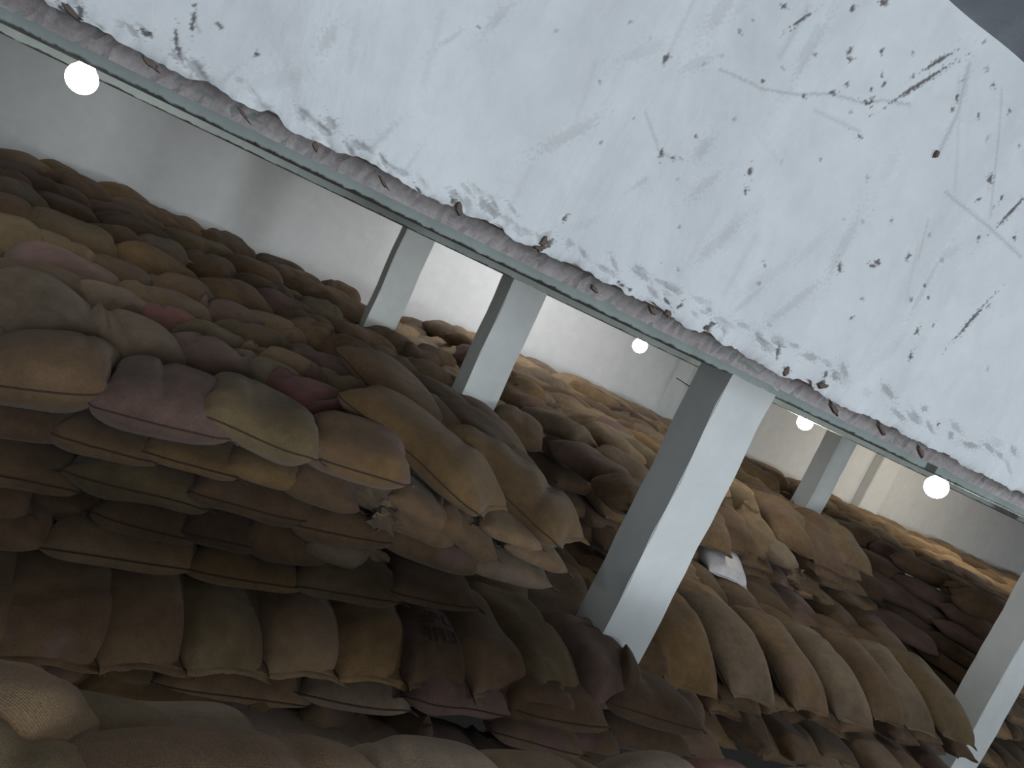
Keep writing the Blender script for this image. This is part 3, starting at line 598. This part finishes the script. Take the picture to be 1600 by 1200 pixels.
# middle stack front
fC = 'front of middle stack, %s'
plateau(3.0, 6.5, 5.6, 10.6, -1.2)
fill(3.2, 6.3, 5.62, 5.62, .45, .4, -1.5, .8, .42, .18, C, z=-1.42, near=.8)
ends([(925, 855, 'brown', {'Y': 5.1}), (900, 880, 'dark brown', {'Y': 5.05}), (965, 868, 'brown', {'Y': 5.0}), (1120, 905, 'brown', {'Y': 5.2}), (1180, 912, 'brown', {'Y': 5.2}), (1205, 935, 'dark brown', {'Y': 5.15}), (1262, 930, 'brown', {'Y': 5.2}), (1300, 920, 'brown', {'Y': 5.22}), (1333, 928, 'brown', {'Y': 5.25})], -1.2, .8, .42, .17, C, fC % 'third layer', 1.1, droop=.0, drop=.02)
ends([(1133, 908, 'white', {'Y': 4.93, 'W': .42, 'T': .19, 'label': 'white woven plastic sack in the front of the middle stack', 'ang': -1.9}), (1180, 890, 'brown', {'Y': 5.2}), (1238, 897, 'greyish tan', {'Y': 4.98, 'kind': 'gathered', 'label': 'sack with pale wrinkled end in middle stack front, right of white sack'}), (1290, 905, 'brown', {'Y': 5.2}), (975, 822, 'tan', {'Y': 5.05, 'W': .5, 'L': .85, 'label': 'tan sack with pink streak, middle stack front, left of tall column'}), (1325, 905, 'tan', {'Y': 5.25})], -1.1, .8, .42, .18, C, fC % 'second layer', 1.2, droop=.02, drop=.04)
plateau(3.0, 6.5, 5.7, 10.6, -1.02)
fill(3.2, 6.4, 6.3, 9.9, .62, .55, -1.3, .85, .5, .2, C, z=-1.0, near=.7)
fill(6.6, 8.0, 7.4, 10.2, .62, .55, -1.3, .85, .5, .2, C, z=-.98, near=.7)
plateau(6.6, 8.3, 7.6, 10.6, -1.1)
# middle stack top
fill(3.15, 8.2, 8.2, 10.25, .70, .44, -.5, .78, .40, .25, C, z=-.82, near=.85, w=.6, aj=.2)
fill(3.1, 6.5, 6.0, 7.9, .52, .48, -1.1, .82, .41, .25, C, z=-.88, near=.9, w=.6, aj=.2)
rC = 'top front edge of middle stack'
T_C = [(775, 650, 845, 682, 'tan'), (790, 612, 845, 650, 'golden brown'), (845, 650, 925, 688, 'tan'), (925, 706, 1020, 756, 'brown'), (920, 672, 990, 708, 'purplish brown'), (968, 755, 1002, 792, 'tan', {'kind': 'gathered'}), (885, 695, 968, 750, 'purplish brown'), (985, 690, 1030, 728, 'olive brown')]
tops(T_C, -.88, .46, .22, C, 1.15, .8)
ends([(1110, 862, 'tan', {'Y': 5.1}), (1152, 868, 'brown', {'Y': 5.15}), (1192, 876, 'tan', {'Y': 5.15}), (1240, 866, 'brown', {'Y': 5.25}), (1293, 893, 'dark brown', {'Y': 5.2}), (1336, 893, 'tan', {'Y': 5.25, 'label': 'tan sack with drooping nose at right front corner of middle stack'})], -.95, .9, .44, .22, C, rC, 1.25, -1.75, .06, .10)
# ---- right stack
fF = 'shaded left face of right stack, %s'
plateau(8.9, 19.5, 5.4, 10.7, -1.95)
side([(-2.2, 5.1, 8.0, fF % 'lowest layer'), (-2.02, 5.1, 8.0, fF % 'sixth layer'), (-1.84, 5.1, 8.0, fF % 'fifth layer'), (-1.66, 5.1, 8.0, fF % 'fourth layer'), (-1.48, 5.1, 8.4, fF % 'third layer'), (-1.30, 5.15, 8.4, fF % 'second layer'), (-1.12, 5.15, 7.2, fF % 'upper layer')], 8.5, F_)
fill(9.1, 10.2, 5.35, 5.35, .5, .4, 1.57, .8, .45, .2, F_, z=-1.8, near=.8)
fill(9.1, 10.2, 5.35, 5.35, .5, .4, 1.57, .8, .45, .2, F_, z=-1.5, near=.8)
fill(9.1, 10.2, 5.35, 5.35, .5, .4, 1.57, .8, .45, .2, F_, z=-1.2, near=.8)
fill(9.1, 11.2, 5.35, 5.35, .5, .4, 1.57, .8, .45, .2, F_, z=-2.1, near=.8)
fill(9.1, 11.2, 5.35, 5.35, .5, .4, 1.57, .8, .45, .2, F_, z=-2.4, near=.8)
plateau(8.8, 19.5, 5.5, 7.0, -1.12); plateau(8.8, 19.5, 7.0, 10.7, -1.15)
side([(-1.56, 7.6, 10.4, fF % 'rear bottom part'), (-1.38, 7.6, 10.4, fF % 'rear low part'), (-1.2, 7.7, 10.4, fF % 'rear part'), (-1.02, 7.8, 10.4, fF % 'rear upper part')], 8.55, F_)
fill(9.0, 19.0, 8.6, 10.3, .84, .5, -.35, .80, .44, .27, F_, z=-.88, near=.8, w=.6, aj=.25)
fill(8.85, 14.0, 5.5, 8.1, .70, .5, -.65, .80, .42, .27, F_, z=-.93, near=.9, w=.6, aj=.25)
fill(6.5, 8.8, 6.0, 10.2, .6, .5, -.9, .85, .5, .22, 'right aisle', z=-1.62, near=.7, zslope=.07)
fill(6.7, 8.7, 6.6, 10.2, .6, .5, -.9, .8, .45, .22, 'right aisle', z=-1.3, near=.8, zslope=.07)
# ---- nearest stack, right under the camera
plateau(-3, 6.4, -1.5, .95, -1.12)
gl = 'nearest stack along the bottom of the photo'
def near_sack(px, py, z, ang, L, Wd, T, tone, label, dz=0, plump=3.0, gath=False):
    p = at_z(px, py, z)
    sack(p[0], p[1], ang, L, Wd, T, (z-T*.45, z-T*.45-dz), 0, tone, 'gathered' if gath else 'pillow', G, gl, label, 2.6, w=.97, plump=plump, settle=False)
near_sack(145, 1133, -.93, .1, .34, .28, .24, 'olive brown', 'low rounded olive sack at bottom left, peeking behind the biggest front sack', plump=2.4)
near_sack(262, 1138, -.96, .2, .42, .26, .2, 'greyish tan', 'small sliver of sack at bottom left, behind the biggest front sack')
near_sack(-42, 1112, -.84, 1.2, .40, .28, .26, 'tan', 'tan sack rising at the bottom left corner edge', plump=2.4)
near_sack(1170, 1226, -.9, .25, .34, .30, .18, 'reddish', 'brown sack with reddish top at the photo bottom, below the middle ledge')
near_sack(1290, 1240, -.9, .2, .34, .30, .18, 'olive brown', 'olive sack at the photo bottom, rightmost of nearest stack')
near_sack(1075, 1238, -.88, .2, .34, .34, .18, 'greyish tan', 'pale grey-green sack at the photo bottom, below the tall column foot')
near_sack(890, 1236, -.87, .2, .42, .36, .18, 'tan', 'thin-looking tan sack at the photo bottom, right of the pale one')
near_sack(712, 1232, -.84, .15, .36, .36, .22, 'greyish tan', 'pale sack at the photo bottom, right of the biggest sack')
near_sack(40, 1232, -.83, -.25, .44, .36, .24, 'olive brown', 'greenish sack filling the bottom left corner')
near_sack(385, 1240, -.83, .12, .66, .40, .26, 'brown', 'biggest nearest brown jute sack, centre left of photo bottom')
fill(-2.5, 6.2, -.9, .55, .75, .45, .1, .8, .46, .2, G, z=-1.05, near=.7)  # right part, out of view, is added to shade the tall column's foot


# ------------------------------------------------------------------ which sacks show, then build them
def build_sacks():
    w_, h_ = 800, 600
    ids = np.full((h_, w_), -1, int); zb = np.full((h_, w_), 1e9)
    Mx = np.array([ex, -ey, fwd])
    pts = []; own = []
    for k, s in enumerate(SACKS):
        P = np.stack([s['X'], s['Y'], s['Z']], -1)
        P = np.concatenate([P, P[:, :1]], 1)
        depth = max(1.0, float(np.linalg.norm(s['c'])))
        up = 2 if depth > 7 else (4 if depth > 3 else 9)
        ns, na = P.shape[:2]
        fi = np.linspace(0, ns-1.0001, (ns-1)*up); fj = np.linspace(0, na-1.0001, (na-1)*up)
        i = fi.astype(int); j = fj.astype(int); u = (fi-i)[:, None, None]; v = (fj-j)[None, :, None]
        Q = P[i][:, j]*(1-u)*(1-v)+P[i+1][:, j]*u*(1-v)+P[i][:, j+1]*(1-u)*v+P[i+1][:, j+1]*u*v
        pts.append(Q.reshape(-1, 3).astype(np.float32)); own.append(np.full(Q.shape[0]*Q.shape[1], k, np.int32))
    for c in COLUMNS:
        g = np.arange(0, 1, .004); zz = np.arange(-2.9, .8, .008)
        A, B = np.meshgrid(g, zz)
        fx = c[0]+(c[1]-c[0])*A; pts.append(np.stack([fx, np.full_like(A, c[2]), B], -1).reshape(-1, 3).astype(np.float32))
        fy = c[2]+(c[3]-c[2])*A; pts.append(np.stack([np.full_like(A, c[0]), fy, B], -1).reshape(-1, 3).astype(np.float32))
        own += [np.full(A.size, -1, np.int32)]*2
    P = np.concatenate(pts); O = np.concatenate(own)
    C = P@Mx.T.astype(np.float32); ok = C[:, 2] > .05; C = C[ok]; O = O[ok]
    ix = ((800+FPX*C[:, 0]/C[:, 2])/2).astype(int); iy = ((600+FPX*C[:, 1]/C[:, 2])/2).astype(int)
    ok = (ix >= 0) & (ix < w_) & (iy >= 0) & (iy < h_); ix, iy, O, d = ix[ok], iy[ok], O[ok], C[ok, 2]
    od = np.lexsort((d, iy*w_+ix)); key = (iy*w_+ix)[od]; first = np.r_[True, key[1:] != key[:-1]]
    ids.ravel()[key[first]] = O[od][first]
    # a lone pixel seen through a crack is not a view of the sack
    cnt = np.bincount(ids[ids >= 0], minlength=len(SACKS))
    for k, s in enumerate(SACKS):
        s['n'] = int(cnt[k]); yx = np.argwhere(ids == k) if cnt[k] else None
        s['px'] = (float(yx[:, 1].mean()*2), float(yx[:, 0].mean()*2)) if cnt[k] else None
    vis = [k for k in range(len(SACKS)) if cnt[k] >= 25]
    vis.sort(key=lambda k: -cnt[k]); keep = set(vis[:300])
    print('sacks', len(SACKS), 'visible', len(vis), 'kept', len(keep))
    return keep

ORD = ['first', 'second', 'third', 'fourth', 'fifth', 'sixth', 'seventh', 'eighth', 'ninth', 'tenth', 'eleventh', 'twelfth', 'thirteenth', 'fourteenth', 'fifteenth', 'sixteenth',
       'seventeenth', 'eighteenth', 'nineteenth', 'twentieth']+['number %d' % i for i in range(21, 60)]
def label_all(keep):
    byp = {}
    for k in keep: byp.setdefault((SACKS[k]['pile'], SACKS[k]['row']), []).append(k)
    for (pile, row), ks in byp.items():
        if row is not None:
            ks.sort(key=lambda k: SACKS[k]['px'][0])
            for i, k in enumerate(ks):
                s = SACKS[k]
                if not s['label']: s['label'] = '%s jute sack, %s, %s from left' % (s['tone'], row, ORD[i])
        else:
            ks.sort(key=lambda k: SACKS[k]['c'][1])
            rows = []; last = None
            for k in ks:
                y = SACKS[k]['c'][1]
                if last is None or y-last > .34 + .02*len(rows): rows.append([]); last = y
                rows[-1].append(k)
            for j, rw in enumerate(rows):
                rw.sort(key=lambda k: SACKS[k]['c'][0])
                for i, k in enumerate(rw):
                    s = SACKS[k]
                    if not s['label']:
                        pl = 'front row' if j == 0 else ('rearmost row' if j == len(rows)-1 and j > 2 else '%s row back' % ORD[j])
                        s['label'] = '%s jute sack, top of %s, %s, %s from left' % (s['tone'], pile, pl, ORD[i])
def sack_faces(ns, na):
    idx = np.arange(ns*na).reshape(ns, na); nx = np.roll(idx, -1, 1)
    F = np.stack([idx[:-1], nx[:-1], nx[1:], idx[1:]], -1).reshape(-1, 4)[:, ::-1].tolist()
    F.append(idx[0][::1].tolist()); F.append(idx[-1][::-1].tolist()); return F
def make_mesh(s, origin):
    P = np.stack([s['X']-origin[0], s['Y']-origin[1], s['Z']-origin[2]], -1).reshape(-1, 3)
    F = sack_faces(s['ns'], s['na'])
    me = mesh_from('sack', P, F)
    uvl = me.uv_layers.new(name='UVMap')
    Uf = s['U'].reshape(-1); Af = np.repeat(np.arange(s['na'])[None, :]/s['na']*2*(s['W']+s['T']), s['ns'], 0).reshape(-1)
    li = np.zeros(len(me.loops), np.int32); me.loops.foreach_get('vertex_index', li)
    uvl.data.foreach_set('uv', np.stack([Uf[li], Af[li]], 1).astype(np.float32).reshape(-1))
    return me
def add_parts(o, s, org):
    """sewn hems (or a tied mouth) as parts of the sack"""
    r = np.random.default_rng(int(s['rng'])); ca, sa = math.cos(s['ang']), math.sin(s['ang'])
    na = s['na']; half = na//2
    for end in s['hems']:
        if s['gath'] and end == -1:
            c = np.array([s['X'][-1].mean(), s['Y'][-1].mean(), s['Z'][-1].mean()]) - np.array(org)
            V = []; F = []; n = 30; rings = 5; r0 = max(.02, s['W']*.10)
            for q in range(rings):
                f = q/(rings-1)
                for k in range(n):
                    t = 2*math.pi*k/n; rad = r0*(.8+1.1*f)*(1+.32*f*math.sin(7*t+1)+.15*f*math.sin(13*t))
                    v, z, u = rad*math.cos(t), rad*math.sin(t)*.8-.02*f, .075*f*(1+.25*math.sin(5*t))-.012
                    V.append((c[0]+u*ca-v*sa, c[1]+u*sa+v*ca, c[2]+z))
            for q in range(rings-1):
                for k in range(n): F.append((q*n+k, q*n+(k+1) % n, (q+1)*n+(k+1) % n, (q+1)*n+k))
            t_ = link('tied_mouth', mesh_from('tied_mouth', V, F), M_HEM, o); t_.color = o.color
            V = []; F = []
            for k in range(20):
                t = 2*math.pi*k/20
                for j in range(6):
                    b = 2*math.pi*j/6; rad = r0*.92+.006*math.cos(b)
                    v, z, u = rad*math.cos(t), rad*math.sin(t)*.8, .006*math.sin(b)
                    V.append((c[0]+u*ca-v*sa, c[1]+u*sa+v*ca, c[2]+z))
            for k in range(20):
                for j in range(6): F.append((k*6+j, k*6+(j+1) % 6, ((k+1) % 20)*6+(j+1) % 6, ((k+1) % 20)*6+j))
            link('twine', mesh_from('twine', V, F), M_TWINE, t_)
            continue
        sg = 1 if end == -1 else -1
        Xe, Ye, Ze = [s[q][end] for q in 'XYZ']
        # the sewn end seen as one line from one corner to the other
        a = np.arange(na)/na*2*math.pi; ordr = np.argsort(np.cos(a[:half+1]))
        xs, ys, zs = Xe[:half+1][ordr], Ye[:half+1][ordr], Ze[:half+1][ordr]
        n = len(xs); V = []; F = []; ph = r.uniform(0, 6)
        for i in range(n):
            t = -1+2*i/(n-1)
            for q in range(3):
                f = q/2; ear = 1+.9*max(0, abs(t)-.75)/.25
                u = sg*(.022*f*ear*(1+.15*math.sin(9*t+ph))-.006); z = -.012*f*f+.006*f*math.sin(6*t+ph)
                for dz in (.004*(1-.5*f), -.004*(1-.5*f)):
                    V.append((xs[i]+u*ca-org[0], ys[i]+u*sa-org[1], zs[i]+z+dz-org[2]))
        for i in range(n-1):
            b, c = i*6, i*6+6
            for q0, q1 in ((0, 2), (2, 4)): F += [(b+q0, b+q1, c+q1, c+q0), (b+q0+1, c+q0+1, c+q1+1, b+q1+1)]
            F.append((b+4, b+5, c+5, c+4))
        h = link('sewn_hem', mesh_from('sewn_hem', V, F), M_HEM, o); h.color = o.color
    if s['n'] > 1500:                                        # dark stitched seam along the side
        for a_i in ((0, na//2) if s['n'] > 4000 else (na//2,)):
            cols = [np.array([s['X'][i, a_i], s['Y'][i, a_i], s['Z'][i, a_i]])-np.array(org) for i in range(1, s['ns']-1)]
            V = []; F = []; sd = 1 if a_i == 0 else -1
            nrm = np.array([-sa*sd, ca*sd, 0])
            for i, p in enumerate(cols):
                for j in range(5):
                    b = 2*math.pi*j/5; q = p+nrm*(.0035*math.cos(b)+.001)+np.array([0, 0, .0035*math.sin(b)]); V.append(tuple(q))
            for i in range(len(cols)-1):
                for j in range(5): F.append((i*5+j, i*5+(j+1) % 5, i*5+5+(j+1) % 5, i*5+5+j))
            link('side_seam', mesh_from('side_seam', V, F), M_SEAM, o)
M_PRINT = plain('faded_stamp_ink', (.038, .027, .022), .95)
M_PINK = plain('pink_dye', (.30, .10, .13), .95)
def patch(o, s, org, name, quads, mat):
    """thin marks lying on the cloth: quads of (length, around) positions on the upper half of the sack"""
    P = np.stack([s['X']-org[0], s['Y']-org[1], s['Z']-org[2]], -1); ns, na = s['ns'], s['na']
    sv = s['S'][:, 0]
    def pt(u, v):                                            # u along -1..1, v across -1..1 (upper side)
        fi = np.interp(u, sv, np.arange(ns)); fj = math.acos(max(-1, min(1, v)))/(2*math.pi)*na
        i, j = int(fi), int(fj); a, b = fi-i, fj-j; i2, j2 = min(i+1, ns-1), (j+1) % na
        p = P[i, j]*(1-a)*(1-b)+P[i2, j]*a*(1-b)+P[i, j2]*(1-a)*b+P[i2, j2]*a*b
        n = np.cross(P[i2, j]-P[i, j], P[i, j2]-P[i, j]); n = n/(np.linalg.norm(n)+1e-9)
        return p+n*.0035*(1 if n[2] > 0 else -1)
    V = []; F = []
    for u0, v0, u1, v1 in quads:
        n = 4; b = len(V)
        for i in range(n+1):
            for j in range(n+1): V.append(tuple(pt(u0+(u1-u0)*i/n, v0+(v1-v0)*j/n)))
        for i in range(n):
            for j in range(n): F.append((b+i*5+j, b+i*5+j+1, b+i*5+j+6, b+i*5+j+5))
    link(name, mesh_from(name, V, F), mat, o)
def stamp_quads():
    Q = []; r = np.random.default_rng(4)
    for row, (ua, ub) in enumerate(((.30, .47), (.54, .70))):
        for c in range(3):
            va = -.42+c*.30; w = .05
            seg = [(ua, va, ua+.03, va+.22), (ub-.03, va, ub, va+.22), (ua, va, ub, va+w), (ua, va+.22-w, ub, va+.22), ((ua+ub)/2-.015, va, (ua+ub)/2+.015, va+.22)]
            Q += [q for q in seg if r.random() < .75]
    return Q
KEEP = build_sacks(); label_all(KEEP)
rest_V, rest_F, off = [], [], 0
for k, s in enumerate(SACKS):
    if k in KEEP:
        org = (s['c'][0], s['c'][1], s['c'][2]-s['T']*.45)
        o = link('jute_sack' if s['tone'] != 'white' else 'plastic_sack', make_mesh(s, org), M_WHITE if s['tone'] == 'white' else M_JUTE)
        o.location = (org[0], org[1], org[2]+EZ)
        j = np.random.default_rng(k).uniform(.86, 1.14); base = [c*(.82 if s['pile'] != 'nearest stack' else 1.25) for c in TONES[s['tone']]] if s['shade'] is None else s['shade']  # nearest stack's cloth colour is lightened in place of missing light
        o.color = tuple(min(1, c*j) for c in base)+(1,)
        o['label'] = s['label']; o['category'] = 'sack'
        o['group'] = 'sacks of the '+s['pile']
        if s['n'] > 260: add_parts(o, s, org)
        if 'stamped print' in s['label']: patch(o, s, org, 'stamped_print', stamp_quads(), M_PRINT)
        if 'pink streak' in s['label']: patch(o, s, org, 'pink_streak', [(.30, -.5, .36, -.1), (.33, -.12, .38, .25), (.36, .22, .40, .5)], M_PINK)
    else:
        P = np.stack([s['X'], s['Y'], s['Z']+EZ], -1).reshape(-1, 3)
        rest_V.append(P); rest_F += [[i+off for i in f] for f in sack_faces(s['ns'], s['na'])]; off += len(P)
if rest_V:
    o = link('sack_heap', mesh_from('sack_heap', np.vstack(rest_V), rest_F), M_JUTE); o.color = (.25, .175, .10, 1)
    o['kind'] = 'stuff'; o['label'] = 'brown jute sacks filling the depths of the stacks'; o['category'] = 'sacks'
